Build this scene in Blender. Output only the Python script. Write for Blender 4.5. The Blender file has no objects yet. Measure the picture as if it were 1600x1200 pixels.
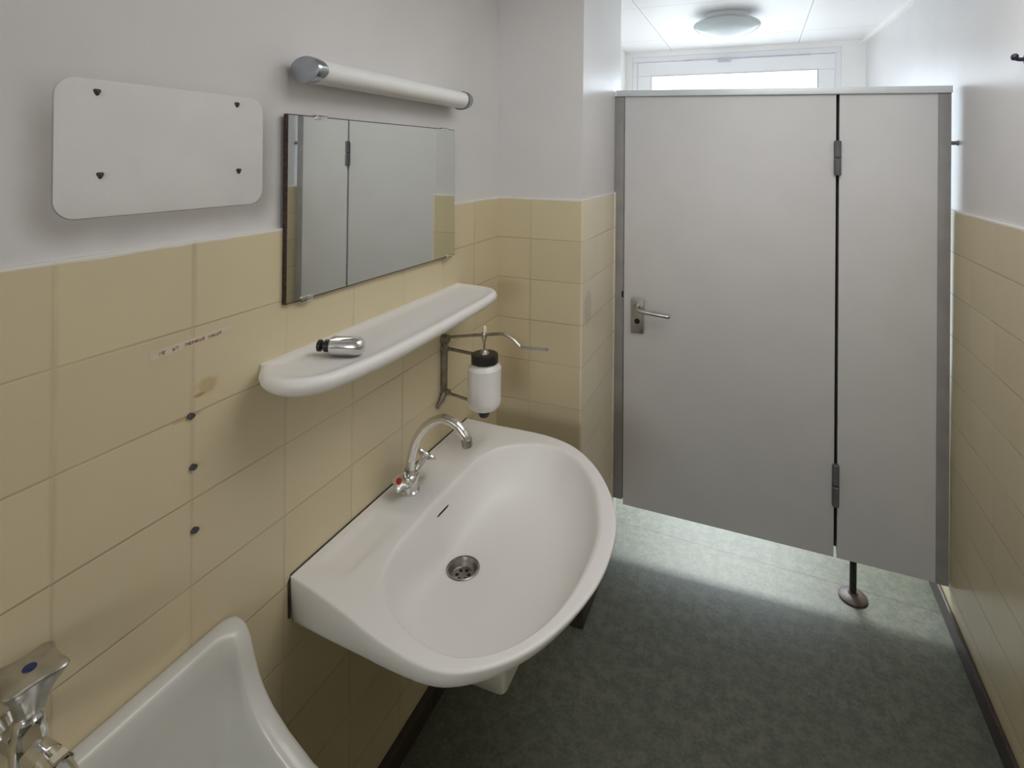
import bpy, bmesh, math, random
from mathutils import Vector, Matrix
random.seed(3)
sc = bpy.context.scene
C = sc.collection
PI = math.pi

# ------------------------------------------------------------------ camera
cam_d = bpy.data.cameras.new('camera')
cam = bpy.data.objects.new('camera', cam_d); C.objects.link(cam)
F, CX, CY, YAW, PITCH, ROLL, HC = 848.71, 862.8, 245.6, .3609, .0003, .0104, 1.66
fw = Vector((-math.sin(YAW)*math.cos(PITCH), math.cos(YAW)*math.cos(PITCH), -math.sin(PITCH)))
r0 = Vector((math.cos(YAW), math.sin(YAW), 0)); u0 = r0.cross(fw)
rr = r0*math.cos(ROLL) + u0*math.sin(ROLL); uu = -r0*math.sin(ROLL) + u0*math.cos(ROLL)
cam.matrix_world = Matrix(((rr.x, uu.x, -fw.x, 0), (rr.y, uu.y, -fw.y, 0), (rr.z, uu.z, -fw.z, HC), (0, 0, 0, 1)))
cam_d.sensor_width = 36; cam_d.sensor_fit = 'HORIZONTAL'
cam_d.lens = F/1600*36
cam_d.shift_x = -(CX-800)/1600; cam_d.shift_y = -(600-CY)/1600
cam_d.clip_start = .02
sc.camera = cam

# ------------------------------------------------------------------ light
w = bpy.data.worlds.new('sky'); sc.world = w; w.use_nodes = True
bg = w.node_tree.nodes['Background']; bg.inputs[1].default_value = 2.6
_tc = w.node_tree.nodes.new('ShaderNodeTexCoord'); _sx = w.node_tree.nodes.new('ShaderNodeSeparateXYZ'); _rp = w.node_tree.nodes.new('ShaderNodeValToRGB')
w.node_tree.links.new(_tc.outputs['Generated'], _sx.inputs[0]); w.node_tree.links.new(_sx.outputs[2], _rp.inputs[0]); w.node_tree.links.new(_rp.outputs[0], bg.inputs[0])
_rp.color_ramp.elements[0].position = 0; _rp.color_ramp.elements[0].color = (.20, .20, .19, 1)      # ground below the horizon
_rp.color_ramp.elements[1].position = .03; _rp.color_ramp.elements[1].color = (.84, .92, 1, 1)       # overcast sky
def area(name, loc, rot, sx, sy, power, col):
    l = bpy.data.lights.new(name, 'AREA'); l.shape = 'RECTANGLE'; l.size = sx; l.size_y = sy
    l.energy = power; l.color = col
    o = bpy.data.objects.new(name, l); o.location = loc; o.rotation_euler = rot; C.objects.link(o); return o
# daylight outside the cubicle window and an added fill light outside the unseen rear end
area('daylight_cubicle_window', (-.17, 4.12, 1.45), (math.radians(-90), 0, 0), 1.5, 2.3, 40, (.88, .94, 1))
area('daylight_cubicle_sky', (-.17, 5.20, 3.65), (math.radians(-42), 0, 0), 2.2, 1.3, 440, (1, .97, .88))
area('rear_fill_light', (.10, -2.95, 1.95), (math.radians(90), 0, 0), 1.2, .95, 44, (1, .965, .92))
# soft light added flush under the ceiling of the wash room, above the picture
area('added_ceiling_light', (.16, 1.20, 2.37), (0, 0, 0), .8, 1.1, 10.0, (1, .985, .965))
vs = sc.view_settings
vs.view_transform = 'Standard'; vs.look = 'None'; vs.exposure = 0; vs.gamma = 1; vs.use_curve_mapping = False
sc.cycles.use_denoising = True
sc.cycles.max_bounces = 14; sc.cycles.diffuse_bounces = 8; sc.cycles.glossy_bounces = 6
sc.cycles.caustics_reflective = False; sc.cycles.caustics_refractive = False
sc.cycles.sample_clamp_indirect = 6

# ------------------------------------------------------------------ materials
class NT:
    def __init__(s, m): s.t = m.node_tree; s.n = s.t.nodes; s.L = s.t.links.new
    def inp(s, sock, v):
        if hasattr(v, 'is_output') or isinstance(v, bpy.types.NodeSocket): s.L(v, sock)
        else: sock.default_value = v
    def math(s, op, a, b=None, c=None):
        n = s.n.new('ShaderNodeMath'); n.operation = op
        s.inp(n.inputs[0], a)
        if b is not None: s.inp(n.inputs[1], b)
        if c is not None: s.inp(n.inputs[2], c)
        return n.outputs[0]
    def xyz(s):
        g = s.n.new('ShaderNodeNewGeometry'); x = s.n.new('ShaderNodeSeparateXYZ'); s.L(g.outputs['Position'], x.inputs[0])
        return g.outputs['Position'], x.outputs[0], x.outputs[1], x.outputs[2]
    def noise(s, scale, detail=3, vec=None, rough=.5):
        n = s.n.new('ShaderNodeTexNoise'); n.inputs['Scale'].default_value = scale; n.inputs['Detail'].default_value = detail
        n.inputs['Roughness'].default_value = rough
        if vec is not None: s.L(vec, n.inputs['Vector'])
        return n.outputs['Fac']
    def smooth(s, v, a, b, c=0., d=1.):
        n = s.n.new('ShaderNodeMapRange'); n.interpolation_type = 'SMOOTHSTEP'
        s.inp(n.inputs['Value'], v)
        for k, q in zip(('From Min', 'From Max', 'To Min', 'To Max'), (a, b, c, d)): n.inputs[k].default_value = q
        return n.outputs['Result']
    def mix(s, f, a, b):
        n = s.n.new('ShaderNodeMix'); n.data_type = 'RGBA'
        s.inp(n.inputs['Factor'], f); s.inp(n.inputs['A'], a) if False else None
        for key, v in ((6, a), (7, b)):
            if isinstance(v, tuple): n.inputs[key].default_value = (*v, 1)
            else: s.L(v, n.inputs[key])
        return n.outputs[2]
    def combine(s, x, y, z):
        n = s.n.new('ShaderNodeCombineXYZ')
        for i, v in enumerate((x, y, z)): s.inp(n.inputs[i], v)
        return n.outputs[0]
    def bump(s, h, strength, dist):
        n = s.n.new('ShaderNodeBump'); n.inputs['Strength'].default_value = strength; n.inputs['Distance'].default_value = dist
        s.L(h, n.inputs['Height']); return n.outputs[0]

def mat(name, col, rough=.5, metal=0., spec=.5, var=0., vscale=20., coat=0., bump=0., bscale=60.):
    m = bpy.data.materials.new(name); m.use_nodes = True
    t = NT(m); b = m.node_tree.nodes['Principled BSDF']
    b.inputs['Base Color'].default_value = (*col, 1); b.inputs['Roughness'].default_value = rough
    b.inputs['Metallic'].default_value = metal; b.inputs['Specular IOR Level'].default_value = spec
    if coat: b.inputs['Coat Weight'].default_value = coat; b.inputs['Coat Roughness'].default_value = .08
    if var:
        p = t.xyz()[0]; n = t.noise(vscale, 4, p)
        f = t.smooth(n, .3, .7)
        t.L(t.mix(f, tuple(c*(1-var) for c in col), tuple(min(1, c*(1+var)) for c in col)), b.inputs['Base Color'])
    if bump:
        p = t.xyz()[0]; t.L(t.bump(t.noise(bscale, 4, p), bump, .002), b.inputs['Normal'])
    return m

def paint_mat(name, col, halo=False, rough=.6, spec=.3):
    m = mat(name, col, rough, spec=spec)
    t = NT(m); b = m.node_tree.nodes['Principled BSDF']
    p, x, y, z = t.xyz()
    base = t.mix(t.smooth(t.noise(2.2, 3, p), .3, .7), tuple(c*.95 for c in col), tuple(min(1, c*1.02) for c in col))
    if halo:   # grey halo round the old fixing plate, fading out towards the top
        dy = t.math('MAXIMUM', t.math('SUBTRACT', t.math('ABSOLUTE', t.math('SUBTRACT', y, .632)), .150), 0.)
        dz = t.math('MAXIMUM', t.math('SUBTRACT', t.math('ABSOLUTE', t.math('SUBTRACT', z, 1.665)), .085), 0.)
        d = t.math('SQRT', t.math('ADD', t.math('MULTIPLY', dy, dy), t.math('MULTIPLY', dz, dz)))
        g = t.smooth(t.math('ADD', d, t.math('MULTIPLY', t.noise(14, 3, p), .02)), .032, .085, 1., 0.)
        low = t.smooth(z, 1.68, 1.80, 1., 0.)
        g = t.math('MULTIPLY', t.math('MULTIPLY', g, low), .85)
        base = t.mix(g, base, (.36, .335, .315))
    t.L(base, b.inputs['Base Color'])
    t.L(t.bump(t.noise(190, 5, p), .12, .002), b.inputs['Normal'])
    return m

def tile_mat(name, axis, off, ztop, col=(.63, .545, .365), stains=(), upright=1.):
    """200 x 150 mm cream wall tiles, joints along world axes; axis is the horizontal one ('x' or 'y')"""
    m = mat(name, col, .32, spec=.4)
    t = NT(m); b = m.node_tree.nodes['Principled BSDF']
    p, x, y, z = t.xyz()
    h = y if axis == 'y' else x
    u = t.math('DIVIDE', t.math('SUBTRACT', h, off), .2)
    v = t.math('DIVIDE', t.math('SUBTRACT', ztop, z), .15)
    fu, fv = t.math('FRACT', u), t.math('FRACT', v)
    du = t.math('MULTIPLY', t.math('MINIMUM', fu, t.math('SUBTRACT', 1., fu)), .2)
    dv = t.math('MULTIPLY', t.math('MINIMUM', fv, t.math('SUBTRACT', 1., fv)), .15)
    wn = t.n.new('ShaderNodeTexWhiteNoise'); wn.noise_dimensions = '2D'
    t.L(t.combine(t.math('FLOOR', u), t.math('FLOOR', v), 0.), wn.inputs['Vector'])
    c1 = t.mix(wn.outputs[0], tuple(c*.955 for c in col), tuple(c*1.03 for c in col))
    c1 = t.mix(t.math('MULTIPLY', t.smooth(t.noise(5, 4, p), .35, .75), .35), c1, tuple(a*q for a, q in zip(col, (.92, .95, .97))))
    # joints: grime comes and goes along them
    grime = t.smooth(t.noise(3.1, 3, p), .3, .68, .25, 1.)
    ju = t.math('MULTIPLY', t.smooth(du, .0008, .0032, 1., 0.), t.math('MULTIPLY', grime, .36*upright))
    wide = t.math('MULTIPLY', t.smooth(du, .002, .008, 1., 0.), t.math('MULTIPLY', t.smooth(t.noise(4.7, 2, p), .42, .7), .34*upright))
    jv = t.math('MULTIPLY', t.smooth(dv, .0006, .0022, 1., 0.), grime)
    j = t.math('MAXIMUM', t.math('MAXIMUM', ju, wide), jv)
    c2 = t.mix(t.math('MULTIPLY', j, .62), c1, (.22, .155, .105))
    for (sy, sz, ry, rz, sc_, amt) in stains:
        a = t.math('DIVIDE', t.math('SUBTRACT', h, sy), ry); c = t.math('DIVIDE', t.math('SUBTRACT', z, sz), rz)
        d = t.math('SQRT', t.math('ADD', t.math('MULTIPLY', a, a), t.math('MULTIPLY', c, c)))
        d = t.math('ADD', d, t.math('MULTIPLY', t.math('SUBTRACT', t.noise(70, 3, p), .5), .9))
        c2 = t.mix(t.math('MULTIPLY', t.smooth(d, .55, 1.15, 1., 0.), amt), c2, sc_)
    # bead of white paint on the top edge
    c2 = t.mix(t.smooth(t.math('ADD', z, t.math('MULTIPLY', t.noise(16, 2, p), .006)), ztop-.0035, ztop-.0015), c2, (.72, .70, .67))
    t.L(c2, b.inputs['Base Color'])
    t.L(t.smooth(j, 0, 1, .3, .6), b.inputs['Roughness'])
    hh = t.math('SUBTRACT', t.math('MULTIPLY', t.noise(9, 2, p), .25), t.math('MULTIPLY', t.math('MAXIMUM', t.smooth(du, 0., .003, upright, 0.), t.smooth(dv, 0., .003, 1., 0.)), 1.))
    t.L(t.bump(hh, .35, .0015), b.inputs['Normal'])
    return m

def floor_mat():
    m = mat('green_linoleum', (.10, .115, .095), .45, spec=.4)
    t = NT(m); b = m.node_tree.nodes['Principled BSDF']
    p, x, y, z = t.xyz()
    n1 = t.smooth(t.noise(26, 5, p, .65), .38, .66); n2 = t.smooth(t.noise(95, 4, p, .6), .45, .62); n3 = t.smooth(t.noise(5, 2, p), .3, .7)
    c = t.mix(n1, (.076, .087, .066), (.132, .134, .104))
    c = t.mix(t.math('MULTIPLY', n2, .4), c, (.165, .172, .142))
    c = t.mix(t.math('MULTIPLY', n3, .25), c, (.080, .094, .078))
    c = t.mix(t.math('MULTIPLY', t.smooth(t.noise(60, 2, p), .66, .72), .3), c, (.07, .06, .05))
    # the joint between two sheets near the cubicle
    line = t.math('ADD', t.math('SUBTRACT', y, 2.405), t.math('MULTIPLY', x, .045))
    line = t.math('ABSOLUTE', t.math('ADD', line, t.math('MULTIPLY', t.math('SUBTRACT', t.noise(7, 3, p), .5), .012)))
    c = t.mix(t.math('MULTIPLY', t.smooth(line, .0008, .0035, 1., 0.), .75), c, (.05, .035, .03))
    t.L(c, b.inputs['Base Color'])
    t.L(t.bump(n2, .08, .001), b.inputs['Normal'])
    return m

def ceiling_mat():
    m = mat('ceiling_cassettes', (.84, .83, .84), .45, spec=.3)
    t = NT(m); b = m.node_tree.nodes['Principled BSDF']
    p, x, y, z = t.xyz()
    fx = t.math('FRACT', t.math('DIVIDE', t.math('ADD', x, .541+7.72), .772))
    fy = t.math('FRACT', t.math('DIVIDE', t.math('ADD', y, -3.325+7.4), .74))
    dx = t.math('MULTIPLY', t.math('MINIMUM', fx, t.math('SUBTRACT', 1., fx)), .772)
    dy = t.math('MULTIPLY', t.math('MINIMUM', fy, t.math('SUBTRACT', 1., fy)), .74)
    j = t.math('MAXIMUM', t.smooth(dx, .0025, .005, 1., 0.), t.smooth(dy, .0015, .003, 1., 0.))
    rail = t.smooth(dx, .008, .011, 1., 0.)
    c = t.mix(rail, (.84, .83, .84), (.90, .90, .90))
    t.L(t.mix(t.math('MULTIPLY', j, .6), c, (.38, .35, .33)), b.inputs['Base Color'])
    return m

LAM = (.62, .61, .615)
M = dict(
    paint_left=paint_mat('white_wall_paint_halo', (.66, .65, .648), True),
    paint=paint_mat('white_wall_paint', (.69, .68, .68), rough=.36, spec=.5),
    paint_stall=paint_mat('white_cubicle_paint', (.86, .85, .84)),
    tile_left=tile_mat('cream_tiles_left', 'y', .463, 1.508, stains=[
        (.690, 1.247, .022, .018, (.42, .27, .10), .5), (.676, 1.236, .012, .004, (.35, .2, .06), .7),
        (.655, 1.2055, .03, .004, (.40, .24, .09), .5)]),
    tile_niche=tile_mat('cream_tiles_niche', 'x', -.78, 1.508),
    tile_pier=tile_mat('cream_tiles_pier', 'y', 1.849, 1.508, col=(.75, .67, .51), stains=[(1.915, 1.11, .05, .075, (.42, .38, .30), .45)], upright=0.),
    tile_right=tile_mat('cream_tiles_right', 'y', .36, 1.4825, upright=.4),
    tile_back=tile_mat('cream_tiles_back', 'x', -.78, 1.2),
    floor=floor_mat(), ceiling=ceiling_mat(),
    base=mat('dark_brown_skirting', (.045, .032, .027), .45, var=.25, vscale=30),
    ceramic=mat('white_ceramic', (.78, .765, .75), .40, spec=.4),
    ceramic_old=mat('aged_white_ceramic', (.60, .595, .565), .25, spec=.5, var=.03, vscale=8),
    cover=mat('pale_trap_cover', (.62, .60, .50), .3),
    chrome=mat('chrome', (.78, .78, .77), .09, metal=1, var=.04, vscale=30),
    chrome_dull=mat('dull_chrome', (.48, .46, .42), .3, metal=1, var=.15, vscale=40),
    drainm=mat('stained_drain_metal', (.36, .33, .30), .34, metal=1, var=.2, vscale=60),
    capm=mat('satin_chrome_cap', (.42, .45, .49), .24, metal=1, var=.06, vscale=30),
    bracket=mat('tarnished_bracket', (.27, .24, .20), .38, metal=.85, var=.25, vscale=50),
    steel=mat('brushed_steel', (.42, .41, .39), .35, metal=1, var=.1, vscale=60),
    black=mat('black_plastic', (.012, .012, .013), .35, var=.2),
    dark=mat('dark_gap', (.012, .010, .009), .8, var=.2),
    brown_line=mat('dark_brown_line', (.045, .035, .022), .6, var=.4, vscale=60),
    red=mat('red_enamel', (.33, .02, .012), .35, var=.1),
    blue=mat('blue_enamel', (.01, .02, .10), .35, var=.1),
    laminate=mat('lilac_grey_laminate', LAM, .42, spec=.35, var=.018, vscale=5, bump=.1, bscale=320),
    post=mat('grey_post', (.27, .26, .255), .5, var=.08, vscale=12),
    rail=mat('pale_grey_aluminium', (.62, .66, .68), .4, metal=.3, var=.03, vscale=10),
    hinge=mat('dark_grey_hinge', (.12, .12, .125), .45, var=.1, vscale=30),
    legm=mat('black_iron', (.015, .013, .012), .5, var=.2, vscale=50),
    footm=mat('brown_iron', (.055, .036, .033), .5, var=.3, vscale=60),
    mirror=mat('mirror_silver', (.80, .83, .80), .015, metal=1),
    mirror_edge=mat('mirror_edge_rust', (.045, .022, .017), .6, var=.6, vscale=140),
    diffuser=mat('opal_diffuser', (.80, .80, .79), .22, spec=.5, var=.015, vscale=4),
    opal=mat('opal_glass', (.52, .57, .59), .2, spec=.5, var=.01, vscale=4),
    upvc=mat('white_window_plastic', (.80, .80, .82), .35, var=.01, vscale=4),
    upvc_joint=mat('window_joint', (.50, .51, .56), .6, var=.1),
    plate=mat('white_fixing_plate', (.665, .655, .65), .5, var=.03, vscale=9, bump=.08, bscale=200),
    rust=mat('rusty_screw', (.05, .028, .018), .6, var=.5, vscale=300),
    plug=mat('grey_wall_plug', (.06, .055, .06), .6, var=.3, vscale=200),
    tape=mat('clear_yellowed_tape', (.63, .56, .44), .35, var=.06, vscale=40),
    tapered=mat('faded_red_print', (.46, .22, .22), .6, var=.3, vscale=300),
    bottle=mat('white_plastic_bottle', (.76, .74, .73), .35, var=.02, vscale=20),
    clear=mat('cloudy_clear_plastic', (.75, .72, .60), .15, var=.05),
    hook=mat('dark_blue_hook', (.012, .016, .03), .35, var=.2),
)
g = bpy.data.materials.new('window_glass'); g.use_nodes = True
gt = g.node_tree; gt.nodes.remove(gt.nodes['Principled BSDF'])
tr = gt.nodes.new('ShaderNodeBsdfTransparent'); gl = gt.nodes.new('ShaderNodeBsdfGlossy'); gl.inputs['Roughness'].default_value = .02
mx = gt.nodes.new('ShaderNodeMixShader'); mx.inputs[0].default_value = .05
gt.links.new(tr.outputs[0], mx.inputs[1]); gt.links.new(gl.outputs[0], mx.inputs[2])
gt.links.new(mx.outputs[0], gt.nodes['Material Output'].inputs[0]); tr.inputs[0].default_value = (.95, .98, 1, 1)
M['glass'] = g

# ------------------------------------------------------------------ mesh helpers (world coordinates)
def box(bm, x0, x1, y0, y1, z0, z1, bev=0, seg=2):
    b = bmesh.new()
    vs_ = [b.verts.new((x, y, z)) for x in (x0, x1) for y in (y0, y1) for z in (z0, z1)]
    for f in ((0, 1, 3, 2), (4, 6, 7, 5), (0, 4, 5, 1), (2, 3, 7, 6), (0, 2, 6, 4), (1, 5, 7, 3)): b.faces.new([vs_[i] for i in f])
    if bev: bmesh.ops.bevel(b, geom=b.edges[:], offset=bev, segments=seg, affect='EDGES', profile=.6)
    merge(bm, b)
def merge(bm, b):
    me = bpy.data.meshes.new('tmp'); b.to_mesh(me); b.free(); bm.from_mesh(me); bpy.data.meshes.remove(me)
def loft(bm, rings, close_start=False, close_end=False):
    rv = [[bm.verts.new(p) for p in r] for r in rings]
    n = len(rv[0])
    for a, b in zip(rv, rv[1:]):
        for i in range(n): bm.faces.new((a[i], a[(i+1) % n], b[(i+1) % n], b[i]))
    if close_start: bm.faces.new(rv[0][::-1])
    if close_end: bm.faces.new(rv[-1])
def frame_of(d):
    d = Vector(d).normalized(); a = Vector((0, 0, 1)) if abs(d.z) < .9 else Vector((1, 0, 0))
    e1 = a.cross(d).normalized(); return e1, d.cross(e1), d
def lathe(bm, o, d, prof, n=32, lobes=None, caps=(True, True)):
    """prof: (distance along d, radius)"""
    o = Vector(o); e1, e2, d = frame_of(d)
    rings = []
    for t, r in prof:
        ring = []
        for i in range(n):
            a = 2*PI*i/n; q = r*(lobes(a, t) if lobes else 1)
            ring.append(o + d*t + e1*(q*math.cos(a)) + e2*(q*math.sin(a)))
        rings.append(ring)
    loft(bm, rings, *caps)
def catmull(pts, sub=8, closed=False):
    P = [Vector(p) for p in pts]; n = len(P); out = []
    for i in range(n if closed else n-1):
        if closed: a, b, c, d = P[i-1], P[i], P[(i+1) % n], P[(i+2) % n]
        else: a, b, c, d = P[max(i-1, 0)], P[i], P[i+1], P[min(i+2, n-1)]
        for k in range(sub):
            t = k/sub
            out.append(.5*((2*b) + (c-a)*t + (2*a-5*b+4*c-d)*t*t + (3*b-a-3*c+d)*t**3))
    if not closed: out.append(P[-1])
    return out
def tube(bm, pts, rad, n=16, caps=(True, True)):
    P = [Vector(p) for p in pts]; m = len(P)
    tang = [(P[min(i+1, m-1)] - P[max(i-1, 0)]).normalized() for i in range(m)]
    e1, e2, _ = frame_of(tang[0]); rings = []
    for i in range(m):
        e1 = (e1 - tang[i]*e1.dot(tang[i])).normalized(); e2 = tang[i].cross(e1)
        r = rad[i] if isinstance(rad, (list, tuple)) else rad
        rings.append([P[i] + e1*(r*math.cos(2*PI*k/n)) + e2*(r*math.sin(2*PI*k/n)) for k in range(n)])
    loft(bm, rings, *caps)
def prism(bm, poly, axis, a, b, bev=0):
    """poly of 2D points; extruded along axis ('x': (y,z), 'y': (x,z), 'z': (x,y)) from a to b"""
    q = bmesh.new()
    def P(u, v, w): return (w, u, v) if axis == 'x' else (u, w, v) if axis == 'y' else (u, v, w)
    A = [q.verts.new(P(u, v, a)) for u, v in poly]; B = [q.verts.new(P(u, v, b)) for u, v in poly]
    n = len(poly)
    q.faces.new(A[::-1]); q.faces.new(B)
    for i in range(n): q.faces.new((A[i], A[(i+1) % n], B[(i+1) % n], B[i]))
    bmesh.ops.recalc_face_normals(q, faces=q.faces[:])
    if bev:
        es = [e for e in q.edges if (e.verts[0] in A) == (e.verts[1] in A)]
        bmesh.ops.bevel(q, geom=es, offset=bev, segments=2, affect='EDGES', profile=.6)
    merge(bm, q)
def rrect(u0, u1, v0, v1, r, n=6):
    out = []
    for cu, cv, a0 in ((u1-r, v1-r, 0), (u0+r, v1-r, 90), (u0+r, v0+r, 180), (u1-r, v0+r, 270)):
        for k in range(n+1):
            a = math.radians(a0 + 90*k/n); out.append((cu + r*math.cos(a), cv + r*math.sin(a)))
    return out
ROOTLOC = {}
def obj(name, bm, m, parent=None, smooth=True, angle=35, base=None):
    if isinstance(m, str): m = M[m]
    bmesh.ops.remove_doubles(bm, verts=bm.verts[:], dist=1e-6)
    bmesh.ops.recalc_face_normals(bm, faces=bm.faces[:])
    off = ROOTLOC.get(parent.name, Vector()) if parent else (Vector(base) if base else Vector())
    if off.length: bmesh.ops.translate(bm, verts=bm.verts[:], vec=-off)
    me = bpy.data.meshes.new(name); bm.to_mesh(me); bm.free()
    me.materials.append(m)
    if smooth:
        me.shade_smooth()
        try: me.set_sharp_from_angle(angle=math.radians(angle))
        except Exception: pass
    o = bpy.data.objects.new(name, me); C.objects.link(o)
    if parent: o.parent = parent
    elif base: o.location = base
    ROOTLOC[o.name] = off
    return o
def thing(name, label, cat, loc, group=None):
    o = bpy.data.objects.new(name, None); C.objects.link(o); o.location = loc; o.empty_display_size = .05
    o['label'] = label; o['category'] = cat
    if group: o['group'] = group
    ROOTLOC[o.name] = Vector(loc); return o
def tag(o, label, cat, group=None):
    o['label'] = label; o['category'] = cat
    if group: o['group'] = group
    return o
def struct(name, bm, m, **k):
    o = obj(name, bm, m, smooth=False, **k); o['kind'] = 'structure'; return o
def B(*a, **k):
    bm = bmesh.new(); box(bm, *a, **k); return bm

# ------------------------------------------------------------------ the room
ZC = 2.379; YB = 3.67; YR = -2.60
XL, XR = -.920, .672          # painted faces
TL, TR_ = -.912, .661         # tiled faces
struct('floor', B(-1.2, .95, YR-.1, YB+.25, -.12, 0), 'floor')
struct('ceiling', B(-1.2, .95, YR-.1, YB+.25, ZC, ZC+.12), 'ceiling')
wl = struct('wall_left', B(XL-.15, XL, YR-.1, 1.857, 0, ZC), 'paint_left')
obj('tile_cladding', B(XL, TL, YR, 1.849, 0, 1.508), 'tile_left', wl, smooth=False)
wn_ = struct('wall_niche', B(XL-.15, -.585, 1.857, 2.42, 0, ZC), 'paint')
obj('tile_cladding', B(TL, -.585, 1.849, 1.857, 0, 1.508), 'tile_niche', wn_, smooth=False)
obj('pier_tile_cladding', B(-.585, -.577, 1.849, 2.300, 0, 1.508), 'tile_pier', wn_, smooth=False)
obj('corner_strip', B(-.585, -.574, 2.300, 2.322, .10, 1.511, bev=.002), 'tile_pier', wn_)
struct('wall_cubicle_left', B(-1.07, -.85, 2.42, YB, 0, ZC), 'paint_stall')
# right wall: straight beside the basin, drawing in a little behind the cubicle front
bm = bmesh.new(); prism(bm, [(XR, YR-.1), (.95, YR-.1), (.95, YB), (.600, YB), (XR, 2.40)], 'z', 0, ZC)
wr = struct('wall_right', bm, 'paint')
obj('tile_cladding', B(TR_, XR, YR, 2.40, 0, 1.4825), 'tile_right', wr, smooth=False)
bm = bmesh.new(); prism(bm, [(TR_, 2.40), (XR, 2.40), (.600, YB), (.582, YB)], 'z', 0, 1.4825)
obj('cubicle_tile_cladding', bm, 'tile_right', wr, smooth=False)
bm = bmesh.new(); prism(bm, [(.6755, 2.40), (.650, 2.40), (.575, YB), (.6005, YB)], 'z', ZC-.022, ZC)
struct('trim_1', bm, 'paint_stall')
# cubicle window wall with its opening
WX0, WX1, WZ0, WZ1 = -.805, .468, .22, 2.345
bm = bmesh.new()
box(bm, -1.07, WX0, YB, YB+.25, 0, ZC); box(bm, WX1, .95, YB, YB+.25, 0, ZC)
box(bm, WX0, WX1, YB, YB+.25, 0, WZ0); box(bm, WX0, WX1, YB, YB+.25, WZ1, ZC)
struct('wall_window', bm, 'paint_stall')
def ring_box(bm, x0, x1, z0, z1, wd, y0, y1, bev=.003):
    for a in ((x0, x1, z1-wd, z1), (x0, x1, z0, z0+wd)): box(bm, a[0], a[1], y0, y1, a[2], a[3], bev=bev)
    for a in ((x0, x0+wd), (x1-wd, x1)): box(bm, a[0], a[1], y0, y1, z0+wd, z1-wd, bev=bev)
bm = bmesh.new(); ring_box(bm, WX0, WX1, WZ0, WZ1, .036, YB+.005, YB+.07)
win = struct('window_1', bm, 'upvc')
bm = bmesh.new(); ring_box(bm, -.766, .434, WZ0+.04, 2.304, .092, YB-.008, YB+.06, bev=.004)
obj('sash', bm, 'upvc', win, smooth=False)
bm = bmesh.new(); ring_box(bm, -.674, .342, WZ0+.132, 2.2125, .005, YB-.0085, YB+.005, bev=.0005)
obj('glazing_bead', bm, 'upvc_joint', win, smooth=False)
obj('pane', B(-.675, .343, YB+.02, YB+.026, WZ0+.13, 2.2135), 'glass', win, smooth=False)
bm = bmesh.new(); box(bm, -.46, .30, YB-.012, YB-.004, 2.302, 2.309, bev=.001); box(bm, -.245, -.165, YB-.018, YB-.004, 2.285, 2.311, bev=.003)
obj('sash_stay', bm, 'upvc_joint', win)
RX0, RX1, RZ0, RZ1 = -.45, .60, 1.50, 2.30
bm = bmesh.new()
box(bm, -1.07, RX0, YR-.2, YR, 0, ZC); box(bm, RX1, .95, YR-.2, YR, 0, ZC)
box(bm, RX0, RX1, YR-.2, YR, 0, RZ0); box(bm, RX0, RX1, YR-.2, YR, RZ1, ZC)
struct('wall_rear', bm, 'paint')
bm = bmesh.new(); ring_box(bm, RX0, RX1, RZ0, RZ1, .06, YR-.10, YR-.04)
w2 = struct('rear_fill_window', bm, 'upvc')  # unseen window added behind the camera to carry the fill light
obj('pane', B(RX0+.06, RX1-.06, YR-.075, YR-.069, RZ0+.06, RZ1-.06), 'glass', w2, smooth=False)
# skirting
struct('baseboard_left', B(TL, -.890, YR, 1.849, 0, .062, bev=.004), 'base')
struct('baseboard_niche', B(TL, -.577, 1.828, 1.849, 0, .07, bev=.004), 'base')
struct('baseboard_pier', B(-.577, -.556, 1.828, 2.29, 0, .07, bev=.004), 'base')
struct('baseboard_right', B(.648, TR_, YR, 2.60, 0, .07, bev=.005), 'base')

# ------------------------------------------------------------------ cubicle partition
PY = 2.324
TLc, TRc, BLc, BRc = (-.578, 1.953), (.6545, 1.930), (-.570, .153), (.661, .140)
X0n, X1n, Z0n, Z1n = -.574, .659, .147, 1.941
def warp(bm):      # skews the partition slightly so its corners meet the image coordinates
    for v in bm.verts:
        u = (v.co.x-X0n)/(X1n-X0n); t = (v.co.z-Z0n)/(Z1n-Z0n)
        if t < -.01: t = t if False else t
        bx = BLc[0]+(BRc[0]-BLc[0])*u; tx = TLc[0]+(TRc[0]-TLc[0])*u
        bz = BLc[1]+(BRc[1]-BLc[1])*u; tz = TLc[1]+(TRc[1]-TLc[1])*u
        v.co.x = bx+(tx-bx)*t; v.co.z = bz+(tz-bz)*t
    return bm
part = thing('cubicle_partition', 'lilac grey toilet cubicle front with a door and narrow fixed panel', 'partition', (.356, PY+.014, 0))
SX = .290
door = obj('door', warp(B(-.537, SX-.005, PY, PY+.030, Z0n, 1.915, bev=.002)), 'laminate', part)
obj('side_panel', warp(B(SX+.006, .617, PY, PY+.030, Z0n, 1.915, bev=.002)), 'laminate', part)
obj('door_seal', warp(B(SX-.022, SX+.022, PY+.0305, PY+.038, .172, 1.915)), 'dark', part)
po = obj('wall_post', warp(B(.6135, .653, PY-.004, PY+.036, Z0n-.001, 1.917, bev=.002)), 'post', part); po['label'] = 'darker grey post at the right wall'
po = obj('wall_post', warp(B(-.5850, -.540, PY-.002, PY+.034, .168, 1.917, bev=.002)), 'post', part); po['label'] = 'grey post at the tiled pier'
obj('top_rail', warp(B(-.574, .655, PY-.012, PY+.042, 1.915, 1.941, bev=.003)), 'rail', part)
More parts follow.
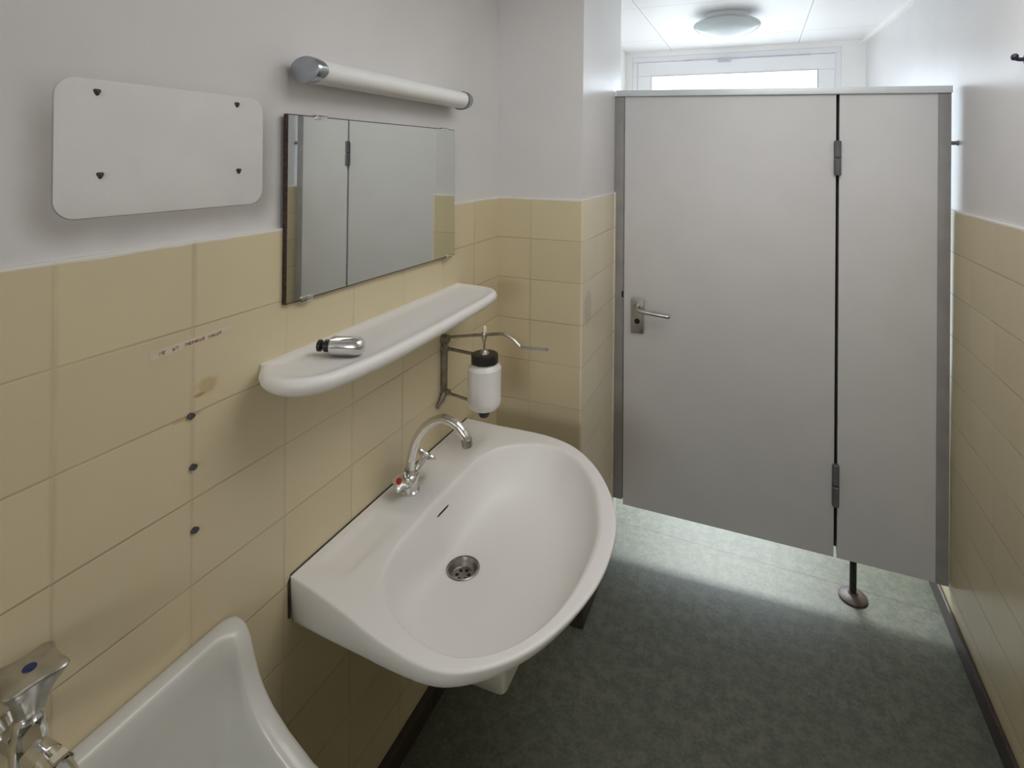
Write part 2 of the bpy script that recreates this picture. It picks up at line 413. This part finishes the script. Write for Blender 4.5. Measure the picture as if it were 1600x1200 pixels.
def hinge(z0, z1):
    bm = bmesh.new(); zm = (z0+z1)/2
    for a, b in ((z0, zm-.002), (zm+.002, z1)):
        lathe(bm, (SX, PY-.006, a), (0, 0, 1), [(0, .010), (.003, .0125), (b-a-.003, .0125), (b-a, .010)], 20)
    box(bm, SX-.013, SX+.013, PY-.003, PY+.002, z0+.01, z1-.01)
    obj('hinge', warp(bm), 'hinge', part)
hinge(1.605, 1.738); hinge(.345, .505)
bm = bmesh.new(); lathe(bm, (.356, PY+.014, .012), (0, 0, 1), [(0, .012), (.150, .012)], 20); leg = obj('support_leg', bm, 'legm', part); leg['label'] = 'black iron support leg'
bm = bmesh.new(); lathe(bm, (.356, PY+.014, 0), (0, 0, 1), [(0, .050), (.006, .050), (.012, .042), (.017, .018), (.022, .014)], 32); obj('foot_plate', bm, 'footm', leg)
bm = bmesh.new(); tube(bm, [(.648, PY+.006, 1.725), (.667, PY+.006, 1.725), (.672, PY+.006, 1.725)], [.007, .007, .010], 12); obj('wall_fixing', bm, 'hinge', part)
obj('strike_slot', warp(B(-.546, -.5395, PY-.0035, PY+.002, 1.045, 1.072)), 'dark', part)
bm = bmesh.new(); prism(bm, rrect(-.503, -.4475, .906, 1.056, .004), 'y', PY-.009, PY, bev=.002); hp = obj('door_handle', bm, 'steel', door); hp['label'] = 'steel lever handle plate'
# ------------------------------------------------------------------ lever and lock (third level)
bm = bmesh.new()
lathe(bm, (-.476, PY-.006, 1.022), (0, -1, 0), [(0, .014), (.006, .0135), (.010, .010)], 24)
tube(bm, catmull([(-.476, PY-.006, 1.022), (-.476, PY-.034, 1.021), (-.470, PY-.048, 1.018), (-.452, PY-.054, 1.014), (-.40, PY-.054, 1.009), (-.345, PY-.052, 1.004), (-.338, PY-.050, 1.003)], 6), .0078, 14)
lev = obj('lever', bm, 'chrome_dull', door)
bm = bmesh.new(); lathe(bm, (-.476, PY-.0085, .958), (0, -1, 0), [(0, .012), (.0012, .012)], 24); obj('keyhole', bm, 'dark', door)

# ------------------------------------------------------------------ ceiling lamp in the cubicle
lc = (-.150, 2.86, ZC)
lamp = thing('ceiling_lamp', 'round opal glass ceiling lamp above the toilet cubicle, switched off', 'lamp', lc)
bm = bmesh.new(); lathe(bm, lc, (0, 0, -1), [(0, .108), (.018, .108), (.022, .104)], 48); obj('lamp_base', bm, 'upvc', lamp)
bm = bmesh.new(); lathe(bm, lc, (0, 0, -1), [(.022, .098), (.026, .120), (.032, .142), (.040, .157), (.048, .162), (.056, .160), (.066, .150), (.080, .127), (.094, .096), (.106, .058), (.112, .025), (.113, .004)], 48); obj('lamp_shade', bm, 'opal', lamp)

# ------------------------------------------------------------------ coat hook on the right wall
hk = thing('coat_hook', 'dark coat hook high on the right white wall', 'hook', (XR, 1.800, 1.935))
bm = bmesh.new(); lathe(bm, (XR, 1.800, 1.935), (-1, 0, 0), [(0, .017), (.004, .017), (.006, .014)], 24); obj('back_plate', bm, 'hook', hk)
bm = bmesh.new(); tube(bm, catmull([(XR-.004, 1.800, 1.935), (XR-.016, 1.800, 1.934), (XR-.024, 1.800, 1.936), (XR-.030, 1.800, 1.942)], 5), .0055, 12)
lathe(bm, (XR-.027, 1.800, 1.940), (-1, 0, .7), [(-.006, .004), (-.002, .009), (.004, .010), (.009, .006), (.011, .001)], 16); obj('peg', bm, 'hook', hk)

# ------------------------------------------------------------------ fixing plate with four rusty screws
fp = thing('fixing_plate', 'blank white rounded plate with four rusty screws, on the wall left of the mirror', 'plate', (XL, .634, 1.66))
bm = bmesh.new(); prism(bm, rrect(.463, .806, 1.563, 1.768, .028, 10), 'x', XL, XL+.0016, bev=.0007); obj('face_plate', bm, 'plate', fp)
for (y, z) in ((.516, 1.750), (.748, 1.753), (.521, 1.626), (.753, 1.628)):
    bm = bmesh.new(); lathe(bm, (XL+.0013, y, z), (1, 0, .1), [(0, .0052), (.0015, .0046), (.003, .0036), (.004, .002)], 12, lobes=lambda a, t: 1+.22*math.sin(3*a))
    obj('screw', bm, 'rust', fp)

# ------------------------------------------------------------------ wall lamp above the mirror
AX, AZ = -.872, 1.835
wlm = thing('wall_lamp', 'long white tube lamp with chrome end caps above the mirror', 'lamp', (XL, 1.18, AZ))
def sweep_y(bm, ys, rx, rz, n=40, k=1.):
    rings = []
    for y, s in ys: rings.append([Vector((AX+rx*s*math.cos(2*PI*i/n), y, AZ+rz*s*math.sin(2*PI*i/n))) for i in range(n)])
    loft(bm, rings, True, True)
obj('lamp_base', B(XL, -.885, .89, 1.49, AZ-.018, AZ+.018, bev=.003), 'upvc', wlm)
bm = bmesh.new(); sweep_y(bm, [(.885, 1), (1.497, 1)], .034, .0262); obj('diffuser', bm, 'diffuser', wlm)
for y0, y1 in ((.864, .893), (1.510, 1.488)):
    s = 1 if y1 > y0 else -1
    bm = bmesh.new(); rings = []; n = 48
    for t, k in ((0, .86), (.0015, .95), (.005, 1.), (.010, 1.)): rings.append([Vector((-.8745+.0405*k*math.cos(2*PI*i/n), y0+s*t, AZ+.0288*k*math.sin(2*PI*i/n))) for i in range(n)])
    # the skirt of the cap reaches further along the tube at front and is cut away above and below
    rings.append([Vector((-.8745+.0405*math.cos(2*PI*i/n), y0+s*(.010+.018*max(0, math.cos(2*PI*i/n))**2), AZ+.0288*math.sin(2*PI*i/n))) for i in range(n)])
    loft(bm, rings, True, False); obj('end_cap', bm, 'capm', wlm)

# ------------------------------------------------------------------ mirror
mr = thing('wall_mirror', 'frameless rectangular mirror with rusty edges above the white shelf', 'mirror', (TL, 1.177, 1.347))
prism_m = [(.850, 1.3505), (1.5045, 1.347), (1.4955, 1.7425), (.8505, 1.7435)]
MXB, MXF = -.9090, -.8985
bm = bmesh.new(); prism(bm, prism_m, 'x', MXB, MXF-.0008); obj('backing', bm, 'mirror_edge', mr, smooth=False)
bm = bmesh.new(); prism(bm, [(.8522, 1.3528), (1.5022, 1.3492), (1.4935, 1.7405), (.8527, 1.7413)], 'x', MXF-.001, MXF); obj('mirror_glass', bm, 'mirror', mr, smooth=False)
for y, z, s in ((.940, 1.7433, 1), (.905, 1.3503, -1), (1.468, 1.3470, -1), (1.44, 1.7427, 1)):
    bm = bmesh.new(); box(bm, MXB, MXF+.003, y-.016, y+.016, z-.001 if s > 0 else z-.005, z+.004 if s > 0 else z+.001, bev=.001)
    box(bm, MXF, MXF+.003, y-.016, y+.016, z-.007 if s > 0 else z-.004, z+.004 if s > 0 else z+.007, bev=.001); obj('clip', bm, 'chrome', mr)

for o_ in [c_ for c_ in C.objects if c_.parent == mr]:     # the glass hangs a touch off the wall on the right
    for v in o_.data.vertices: v.co.x += .0105*v.co.y
# ------------------------------------------------------------------ shelf
def polar(loop, c, N, start=0.):
    """star-shaped closed loop (2D) resampled by angle about c"""
    L = [(p[0]-c[0], p[1]-c[1]) for p in loop]; out = []
    for k in range(N):
        a = 2*PI*k/N; dx, dy = math.cos(a), math.sin(a); best = None
        for (x1, y1), (x2, y2) in zip(L, L[1:]+L[:1]):
            ex, ey = x2-x1, y2-y1; den = dx*ey-dy*ex
            if abs(den) < 1e-12: continue
            t = (x1*ey-y1*ex)/den; u = (x1*dy-y1*dx)/den
            if t > 0 and -1e-9 <= u <= 1+1e-9: best = t if best is None else max(best, t)
        out.append((c[0]+dx*best, c[1]+dy*best))
    return out
def inset(loop, d, xmin=None):
    n = len(loop); out = []
    for i in range(n):
        a, b = Vector(loop[i-1]), Vector(loop[(i+1) % n]); t = (b-a).normalized(); nrm = Vector((-t.y, t.x))
        p = Vector(loop[i])+nrm*d
        if xmin is not None: p.x = max(p.x, xmin)
        out.append((p.x, p.y))
    return out
sh_c = [(-.905, .793), (-.880, .768), (-.845, .752), (-.800, .753), (-.760, .778), (-.735, .830), (-.722, .93), (-.719, 1.05), (-.721, 1.185), (-.727, 1.36), (-.733, 1.455), (-.745, 1.505), (-.780, 1.540), (-.840, 1.553), (-.900, 1.555)]
loop = [(p.x, p.y) for p in catmull([(x, y, 0) for x, y in [(-.912, .800)]+sh_c+[(-.912, 1.555)]], 6)]
sc0 = (-.83, 1.17)
# orient counter-clockwise about the centre so that inset() moves inward
def ccw(l):
    A = sum(a[0]*b[1]-b[0]*a[1] for a, b in zip(l, l[1:]+l[:1])); return l if A > 0 else l[::-1]
loop = ccw(loop); zt = 1.247
def ring3(l, z): return [Vector((x, y, z)) for x, y in l]
def spine(d):
    r = []
    for x, y in loop:
        n_ = Vector((-.818, min(max(y, .852), 1.462))); v = Vector((x, y))-n_
        if d < .013 and x < -.9085: r.append((x, y)); continue
        q = n_+v*max(.02, (v.length-d)/v.length); r.append((q.x, q.y))
    return r
loop = [q for a, b in zip(loop, loop[1:]+loop[:1]) for q in [a]+([(a[0]+(b[0]-a[0])*k/60, a[1]+(b[1]-a[1])*k/60) for k in range(1, 60)] if math.hypot(a[0]-b[0], a[1]-b[1]) > .3 else [])]
rings = [ring3(spine(d_), zt+dz) for d_, dz in ((.085, -.0045), (.05, -.0045), (.026, -.0042), (.019, -.001), (.015, 0), (.008, -.0012), (.003, -.005), (0, -.013), (.003, -.024), (.012, -.033), (.03, -.038), (.06, -.039), (.088, -.039))]
bm = bmesh.new(); loft(bm, rings, True, True)
sh = obj('wall_shelf', bm, 'ceramic', angle=60, base=(TL, 1.17, zt)); tag(sh, 'long white ceramic shelf with rounded ends below the mirror', 'shelf')

# chrome fitting lying on the shelf
d = Vector((.945, .327, 0)); o = Vector((-.824, .897, 1.2625))
cf = thing('tap_fitting', 'small chrome capsule with black stem lying on the white shelf', 'fitting', (-.79, .905, 1.242))
bm = bmesh.new(); R_ = .0205
lathe(bm, o, d, [(0, R_*.93), (.002, R_), (.048, R_), (.056, R_*.93), (.063, R_*.76), (.067, R_*.52), (.069, R_*.2)], 32, lobes=lambda a, t: 1-.05*abs(math.sin(a))**8)
obj('chrome_body', bm, 'chrome', cf)
bm = bmesh.new(); lathe(bm, o-d*.030, d, [(0, .009), (.002, .012), (.008, .012), (.011, .006), (.014, .006), (.016, .0125), (.031, .0125)], 20); obj('stem', bm, 'black', cf)

# ------------------------------------------------------------------ soap dispenser
SY = 1.463
sd = thing('soap_dispenser', 'white soap bottle in a metal lever bracket between shelf and basin', 'soap dispenser', (TL, SY, .89))
bm = bmesh.new()
box(bm, -.912, -.896, SY-.009, SY+.009, .925, 1.085, bev=.002)
lathe(bm, (-.912, SY, 1.092), (1, 0, 0), [(0, .014), (.022, .014), (.024, .012)], 20); lathe(bm, (-.912, SY, 1.060), (1, 0, 0), [(0, .013), (.018, .013), (.020, .010)], 20)
tube(bm, [(-.899, SY, .93), (-.905, SY-.012, .905), (-.909, SY-.030, .890)], [.009, .010, .007], 12)
lathe(bm, (-.912, SY, .928), (1, 0, 0), [(0, .010), (.026, .010), (.028, .008)], 16)
obj('wall_bracket', bm, 'bracket', sd)
bm = bmesh.new(); tube(bm, [(-.898, SY, 1.063), (-.80, SY, 1.059), (-.757, SY, 1.062)], .0052, 10); obj('upper_arm', bm, 'bracket', sd)
bm = bmesh.new(); tube(bm, [(-.892, SY, .926), (-.80, SY, .914)], .0045, 10); obj('lower_arm', bm, 'bracket', sd)
bm = bmesh.new(); tube(bm, catmull([(-.892, SY, 1.098), (-.84, SY, 1.108), (-.770, SY, 1.121), (-.710, SY, 1.131), (-.694, SY, 1.130), (-.668, SY, 1.118), (-.650, SY, 1.104), (-.642, SY, 1.100), (-.60, SY, 1.101), (-.560, SY, 1.104)], 5), .0048, 12)
lv = obj('push_lever', bm, 'chrome_dull', sd)
bm = bmesh.new(); lathe(bm, (-.765, SY, 1.131), (0, 0, -1), [(0, .006), (.004, .0085), (.016, .0085), (.028, .0045), (.034, .003), (.053, .003), (.055, .010), (.061, .014), (.067, .016)], 20); obj('pump_stem', bm, 'chrome_dull', sd)
bm = bmesh.new(); lathe(bm, (-.765, SY, 1.129), (0, 0, 1), [(0, .0065), (.010, .0065), (.017, .005), (.020, .002)], 16); obj('clear_tip', bm, 'clear', sd)
bm = bmesh.new(); lathe(bm, (-.763, SY, 1.066), (0, 0, -1), [(0, .030), (.001, .038), (.003, .0405), (.026, .0405), (.028, .036)], 40, lobes=lambda a, t: 1+.012*math.cos(30*a)); obj('cap', bm, 'black', sd)
bm = bmesh.new()
pr = [(0, .036), (.004, .040), (.010, .0475)]
for k in range(1, 22): pr.append((.010+.0047*k, .0495+.0006*math.sin(k*PI)+(.0007 if k % 2 else 0)))
pr += [(.118, .0495), (.128, .046), (.135, .038), (.138, .026)]
lathe(bm, (-.763, SY, 1.038), (0, 0, -1), pr, 40); obj('bottle', bm, 'bottle', sd)
bm = bmesh.new(); lathe(bm, (-.763, SY, .902), (0, 0, -1), [(0, .018), (.018, .017), (.026, .013), (.028, .008)], 20); obj('nozzle', bm, 'black', sd)

# ------------------------------------------------------------------ washbasin
ZR = .774; CD = (-.675, 1.190); ZD = .634; N = 176
out_c = [(-.905, .876), (-.843, .866), (-.736, .842), (-.658, .823), (-.592, .811), (-.535, .806), (-.489, .812), (-.449, .831), (-.413, .858), (-.380, .894), (-.350, .942), (-.322, 1.010), (-.303, 1.085), (-.297, 1.164), (-.304, 1.262), (-.330, 1.352), (-.381, 1.447), (-.444, 1.527), (-.522, 1.588), (-.607, 1.615), (-.696, 1.620), (-.803, 1.618), (-.905, 1.622)]
outer = [(p.x, p.y) for p in catmull([(x, y, 0) for x, y in [(-.911, .877)]+out_c+[(-.911, 1.622)]], 6)]
in_c = [(-.752, 1.426), (-.722, 1.490), (-.659, 1.536), (-.600, 1.552), (-.539, 1.545), (-.464, 1.491), (-.406, 1.410), (-.367, 1.312), (-.347, 1.231), (-.343, 1.146), (-.349, 1.060), (-.366, .986), (-.394, .927), (-.427, .886), (-.465, .860), (-.508, .848), (-.567, .853), (-.629, .874), (-.687, .909), (-.722, .945), (-.746, .996), (-.756, 1.050), (-.759, 1.128), (-.760, 1.257), (-.758, 1.361)]
inner = [(p.x, p.y) for p in catmull([(x, y, 0) for x, y in in_c], 6, True)]
PO, PI_ = polar(outer, CD, N), polar(inner, CD, N)
def lerp2(a, b, t): return (a[0]+(b[0]-a[0])*t, a[1]+(b[1]-a[1])*t)
def toward(p, dd, xmin=-.911):
    v = Vector((p[0]-CD[0], p[1]-CD[1])); l = v.length; q = v*(max(l-dd, .02)/l); return (q.x+CD[0], q.y+CD[1])
RD = .0395
def bowl(k, t):
    a = 2*PI*k/N; dr = (CD[0]+RD*math.cos(a), CD[1]+RD*math.sin(a)); p = PI_[k]
    dist = math.hypot(p[0]-dr[0], p[1]-dr[1]); q = lerp2(dr, p, t)
    e = 3.6+10*max(0, dist-.05); sl = .13*min(1, dist/.2)
    return Vector((q[0], q[1], ZD+(ZR-.010-ZD)*(sl*t+(1-sl)*t**e)))
rings = []
ts = [0, .04, .1, .18, .26, .34, .42, .5, .58, .65, .72, .77, .815, .855, .89, .92, .945, .965, .982, 1.]
for t in ts: rings.append([bowl(k, t) for k in range(N)])
def dent(x, y):
    z = 0
    for cx, cy, lx, ly in ((-.842, 1.020, .040, .095), (-.842, 1.470, .040, .085)):
        e = ((x-cx)/lx)**8+((y-cy)/ly)**8; z -= .0055*math.exp(-e)
    return z
def rim(f, z):   # f measured outward from the bowl edge to the outer edge
    r = []
    for k in range(N):
        l_ = math.hypot(PO[k][0]-PI_[k][0], PO[k][1]-PI_[k][1]); q = lerp2(PI_[k], PO[k], min(f, max(.31, 1-.0145/l_))); r.append(Vector((q[0], q[1], z+(dent(*q) if .1 < f < .95 else 0))))
    return r
for d_, z in ((.003, ZR-.0055), (.008, ZR-.0015), (.014, ZR)):
    r = []
    for k in range(N):
        v = Vector((PO[k][0]-PI_[k][0], PO[k][1]-PI_[k][1])); L_ = v.length; q = lerp2(PI_[k], PO[k], min(.3, d_/L_)); r.append(Vector((q[0], q[1], z)))
    rings.append(r)
for f in (.32, .38, .44, .5, .56, .62, .68, .74, .79, .84, .89): rings.append(rim(f, ZR))
def below(k, q, z):      # keep the outer shell under the bowl
    l1 = math.hypot(PI_[k][0]-CD[0], PI_[k][1]-CD[1]); t = (math.hypot(q[0]-CD[0], q[1]-CD[1])-RD)/(l1-RD)
    return min(z, bowl(k, min(1, max(0, t))).z-.011) if t < 1 and z < ZR-.02 else z
def under(d_, z, xm=-.911):
    r = []
    for k in range(N):
        q = toward(PO[k], d_*(.012+.105*min(1.12, max(0, PO[k][0]+.912)/.5)**1.6) if z < ZR-.02 else d_)
        if PO[k][0] < -.90: q = (max(-.911, min(q[0], PO[k][0])), q[1])
        r.append(Vector((q[0], q[1], below(k, q, z))))
    return r
rings += [under(.007, ZR), under(.0025, ZR-.0008), under(.0005, ZR-.0030), under(0, ZR-.007), under(.10, ZR-.030), under(.24, ZR-.048)]
rings += [under(.37, ZR-.060), under(.50, ZR-.072), under(.66, ZR-.084), under(.82, ZR-.094), under(.98, ZR-.101), under(1.15, ZR-.106)]
for t, z in ((.60, ZR-.130), (.53, ZR-.142), (.46, ZR-.158), (.28, ZR-.172), (.14, ZR-.174)):
    rings.append([Vector((*lerp2(CD, PO[k], t), below(k, lerp2(CD, PO[k], t), z))) for k in range(N)])
wb = thing('washbasin', 'white ceramic washbasin mounted on the cream tiles below the shelf', 'washbasin', (TL, 1.245, .60))
bm = bmesh.new(); loft(bm, rings, False, True); obj('basin', bm, 'ceramic', wb, angle=70)
bm = bmesh.new()
lathe(bm, (CD[0], CD[1], ZD), (0, 0, 1), [(.0018, .0415), (.0030, .040), (.0022, .036), (-.006, .031), (-.014, .0285), (-.016, .026), (-.016, .004)], 40, caps=(False, True))
lathe(bm, (CD[0], CD[1], ZD-.030), (0, 0, 1), [(0, .030), (.013, .030)], 24)
dr = obj('drain', bm, 'drainm', wb)
for k in range(6):
    a = 2*PI*k/6+.35; bm = bmesh.new(); lathe(bm, (CD[0]+.0150*math.cos(a), CD[1]+.0150*math.sin(a), ZD-.0162), (0, 0, 1), [(0, .0048), (.0010, .0048)], 14); obj('drain_hole', bm, 'dark', dr)
# overflow slot in the back of the bowl
bm = bmesh.new(); pts = []
for kk in range(-4, 5):
    y = 1.228+kk*.0075; a = math.atan2(y-CD[1], -.085)
    k = round(a/(2*PI)*N) % N; k2 = (a/(2*PI)*N) % N; k0 = int(k2); f = k2-k0
    p = bowl(k0, .93).lerp(bowl((k0+1) % N, .93), f); pts.append(p+Vector((-.0012, 0, .0005)))
tube(bm, pts, [.0012, .0026, .003, .003, .003, .003, .003, .0026, .0012], 8); obj('overflow_slot', bm, 'dark', wb)
bm = bmesh.new(); tube(bm, [(-.9105, .8765, ZR-.088), (-.9105, .8745, ZR-.012), (-.9105, .880, ZR-.001), (-.9105, 1.25, ZR-.001), (-.9105, 1.618, ZR-.001)], .003, 8); obj('dark_line', bm, 'brown_line', wb)  # thin dark line along the wall contact and down the near end

# ceramic cover below the basin
bm = bmesh.new(); rings = []
for z, xf, hw, r in ((.380, -.551, .072, .016), (.384, -.547, .075, .016), (.50, -.540, .088, .02), (.588, -.532, .098, .02)):
    rings.append([Vector((x, y, z)) for x, y in rrect(-.911, xf, 1.240-hw, 1.240+hw, r, 5)])
loft(bm, rings, True, True); tc = obj('trap_cover', bm, 'cover', base=(TL, 1.24, .38), angle=40); tag(tc, 'pale half pedestal under the white washbasin', 'pedestal')

# ------------------------------------------------------------------ basin mixer tap
TC = Vector((-.850, 1.212, .774))
tp = thing('mixer_tap', 'chrome swan neck mixer tap with two handles on the washbasin', 'tap', TC)
bm = bmesh.new()
lathe(bm, TC, (0, 0, 1), [(0, .026), (.004, .026), (.007, .022), (.030, .021), (.040, .018), (.044, .013), (.050, .0125)], 32)
hd = Vector((.02, -.80, .55)).normalized(); cdv = Vector((.20, .70, .74)).normalized(); ctr = TC+Vector((0, 0, .020))
lathe(bm, ctr, hd, [(0, .016), (.030, .015), (.031, .013)], 24); lathe(bm, ctr, cdv, [(0, .016), (.030, .0145), (.034, .011), (.056, .009)], 24)
obj('tap_body', bm, 'chrome', tp)
bm = bmesh.new(); tube(bm, catmull([TC+Vector((0, 0, .046)), (-.848, 1.212, .842), (-.844, 1.211, .868), (-.827, 1.210, .919), (-.792, 1.209, .963), (-.748, 1.208, .985), (-.711, 1.207, .979), (-.685, 1.206, .958), (-.677, 1.206, .944)], 7), .0118, 20)
sp = obj('spout', bm, 'chrome', tp)
bm = bmesh.new(); lathe(bm, (-.678, 1.206, .948), (.10, 0, -1), [(0, .0136), (.018, .0136), (.020, .012), (.017, .010)], 24); obj('aerator', bm, 'chrome_dull', sp)
bm = bmesh.new(); lathe(bm, TC+Vector((0, 0, .046)), (0, 0, 1), [(0, .0135), (.004, .0138), (.014, .0125)], 24); obj('spout_collar', bm, 'chrome_dull', tp)
lob = lambda a, t: 1+.16*math.cos(4*a)
bm = bmesh.new(); lathe(bm, ctr, hd, [(.030, .010), (.036, .013), (.046, .021), (.052, .022), (.056, .019), (.058, .012)], 48, lobes=lob); hh = obj('handle', bm, 'chrome', tp); hh['label'] = 'chrome handle with red hot dot'
bm = bmesh.new(); lathe(bm, ctr, hd, [(.0575, .0085), (.0595, .0080), (.0605, .004)], 20); obj('hot_dot', bm, 'red', hh)
bm = bmesh.new(); lathe(bm, ctr, cdv, [(.050, .009), (.066, .0095), (.070, .021), (.076, .0335), (.079, .0325), (.082, .012)], 48, lobes=lob); hh = obj('handle', bm, 'chrome', tp); hh['label'] = 'plain chrome handle turned to the far side'

# ------------------------------------------------------------------ utility sink with raised back
us = thing('utility_sink', 'white ceramic sink with raised back and swept sides in the lower left corner', 'sink', (TL, .42, .35))
prof = [(-.912, .808), (-.893, .807), (-.872, .798), (-.858, .775), (-.848, .738), (-.832, .705), (-.805, .672), (-.765, .640), (-.710, .607), (-.64, .583), (-.56, .568), (-.45, .560)]
def fz(x):
    for (a, za), (b, zb) in zip(prof, prof[1:]):
        if x <= b: return za+(zb-za)*max(0, (x-a)/(b-a))
    return prof[-1][1]
Y0s, Y1s, XF = .085, .742, -.46
ol = ccw(rrect(-.912, XF, Y0s, Y1s, .022, 6)); 
def dens(l, m=6):
    o_ = []
    for a, b in zip(l, l[1:]+l[:1]):
        kk = max(1, int(math.hypot(b[0]-a[0], b[1]-a[1])/.012))
        for i in range(kk): o_.append(lerp2(a, b, i/kk))
    return o_
ol = dens(ol); cs = (-.70, .413)
P_o = polar(ol, cs, 220); P_i = polar(dens(ccw(rrect(-.876, XF-.034, Y0s+.036, Y1s-.036, .022, 8))), cs, 220)
def rg(f, dz, shrink=0.):
    r = []
    for k in range(220):
        q = lerp2(P_i[k], P_o[k], f); x = q[0]
        r.append(Vector((q[0], q[1], fz(min(max(P_o[k][0], -.912), XF))+dz if f > .5 else fz(P_o[k][0]*.5+q[0]*.5)*1+dz)))
    return r
rings = []
for t, z in ((.12, .36), (.5, .362), (.75, .375), (.88, .41)): rings.append([Vector((*lerp2(cs, P_i[k], t), z)) for k in range(220)])
lo = rg(0., -.009)
for t in (.35, .7): rings.append([Vector((*lerp2(lerp2(cs, P_i[k], .88), P_i[k], .5+.5*t), .41+(lo[k].z-.41)*t)) for k in range(220)])
rings.append([Vector((*lerp2(cs, P_i[k], .985), lo[k].z-.035)) for k in range(220)])
rings += [lo, rg(.12, -.003), rg(.28, 0), rg(.75, 0), rg(.93, -.003), rg(1., -.010)]
rings.append([Vector((P_o[k][0], P_o[k][1], fz(P_o[k][0])-.05)) for k in range(220)])
rings.append([Vector((*lerp2(cs, P_o[k], .97 if P_o[k][0] > -.90 else 1.), min(.50, fz(P_o[k][0])-.06))) for k in range(220)])
rings.append([Vector((*lerp2(cs, P_o[k], .8 if P_o[k][0] > -.90 else 1.), .36)) for k in range(220)])
rings.append([Vector((max(-.911, lerp2(cs, P_o[k], .5)[0]), lerp2(cs, P_o[k], .5)[1], .33)) for k in range(220)])
bm = bmesh.new(); loft(bm, rings, True, True); obj('sink_bowl', bm, 'ceramic_old', us, angle=70)

# cold tap above it
vt = thing('cold_tap', 'chrome tap with blue dotted handle above the lower left sink', 'tap', (TL, .415, .90))
HX, HY = -.862, .415
bm = bmesh.new()
lathe(bm, (-.912, HY, .900), (1, 0, 0), [(0, .028), (.004, .028), (.009, .020), (.012, .0155), (.090, .0150)], 32)
lathe(bm, (HX, HY, .890), (0, 0, 1), [(0, .019), (.030, .019), (.034, .0165), (.050, .0160), (.053, .0115), (.066, .0105)], 32)
tube(bm, catmull([(-.83, HY, .900), (-.805, HY, .896), (-.785, HY, .886), (-.772, HY, .868), (-.767, HY, .845)], 6), .0148, 18)
lathe(bm, (-.767, HY, .850), (.03, 0, -1), [(0, .0175), (.004, .0185), (.018, .0185), (.020, .016), (.017, .012)], 24)
lathe(bm, (-.812, HY, .8985), (1, 0, -.18), [(0, .0150), (.002, .0185), (.012, .0185), (.014, .0150)], 6, caps=(False, False))
obj('tap_body', bm, 'chrome', vt)
def lobe4(a, t):
    f = max(0, min(1, (t-.05)/.05)); return 1+(.17*math.cos(4*(a-.62))+.04*math.cos(8*(a-.62))-.03)*f
bm = bmesh.new(); lathe(bm, (HX, HY, .892), (0, 0, 1), [(.052, .0120), (.055, .0150), (.064, .0175), (.076, .0205), (.088, .0262), (.098, .0320), (.104, .0352), (.107, .0358), (.109, .0342), (.1096, .031), (.1096, .004)], 72, lobes=lobe4); vh = obj('handle', bm, 'chrome_dull', vt)
bm = bmesh.new(); lathe(bm, (HX, HY, .892), (0, 0, 1), [(.1092, .0075), (.1106, .0070), (.1110, .003)], 24); obj('cold_dot', bm, 'blue', vh)

# ------------------------------------------------------------------ small things on the tiles
for (y, z), lb in (((.659, 1.206), 'dark wall plug in the tile joint just below the rust stain'), ((.664, 1.115), 'dark wall plug in the tiles, middle of the column of three'), ((.668, 1.003), 'dark wall plug in the tiles, lowest of the column of three')):
    bm = bmesh.new(); lathe(bm, (TL, y, z), (1, .15, .1), [(0, .0062), (.003, .0060), (.005, .0048), (.0045, .0025)], 16, lobes=lambda a, t: 1+.16*math.cos(2*a+.8)+.08*math.cos(4*a))
    tag(obj('wall_plug', bm, 'plug', base=(TL, y, z)), lb, 'wall plug', 'dark wall plugs in the tiles')
ts_ = thing('tape_strip', 'narrow strip of tape with faded red print stuck across the tiles', 'tape', (TL, .66, 1.334))
# the strip climbs slightly towards the mirror
def on(y): return 1.3305+(y-.592)*.034
bm = bmesh.new(); prism(bm, [(.590, on(.590)-.006), (.736, on(.736)-.005), (.736, on(.736)+.006), (.590, on(.590)+.0065)], 'x', TL, TL+.0006); obj('tape', bm, 'tape', ts_, smooth=False)
bm = bmesh.new()
random.seed(11)
for a, b in ((.605, .615), (.627, .638), (.648, .684), (.690, .716)):
    y = a
    while y < b-.001:
        wd = random.choice((.0016, .0022, .0028)); z0 = on(y)-.0030; 
        box(bm, TL+.0005, TL+.0009, y, min(b, y+.0007), z0, z0+.0056)
        box(bm, TL+.0005, TL+.0009, y, min(b, y+wd), z0+random.choice((0, .0022, .0045)), z0+random.choice((.0008, .0031, .0054))+.0006)
        y += wd+.0006
obj('red_print', bm, 'tapered', ts_, smooth=False)
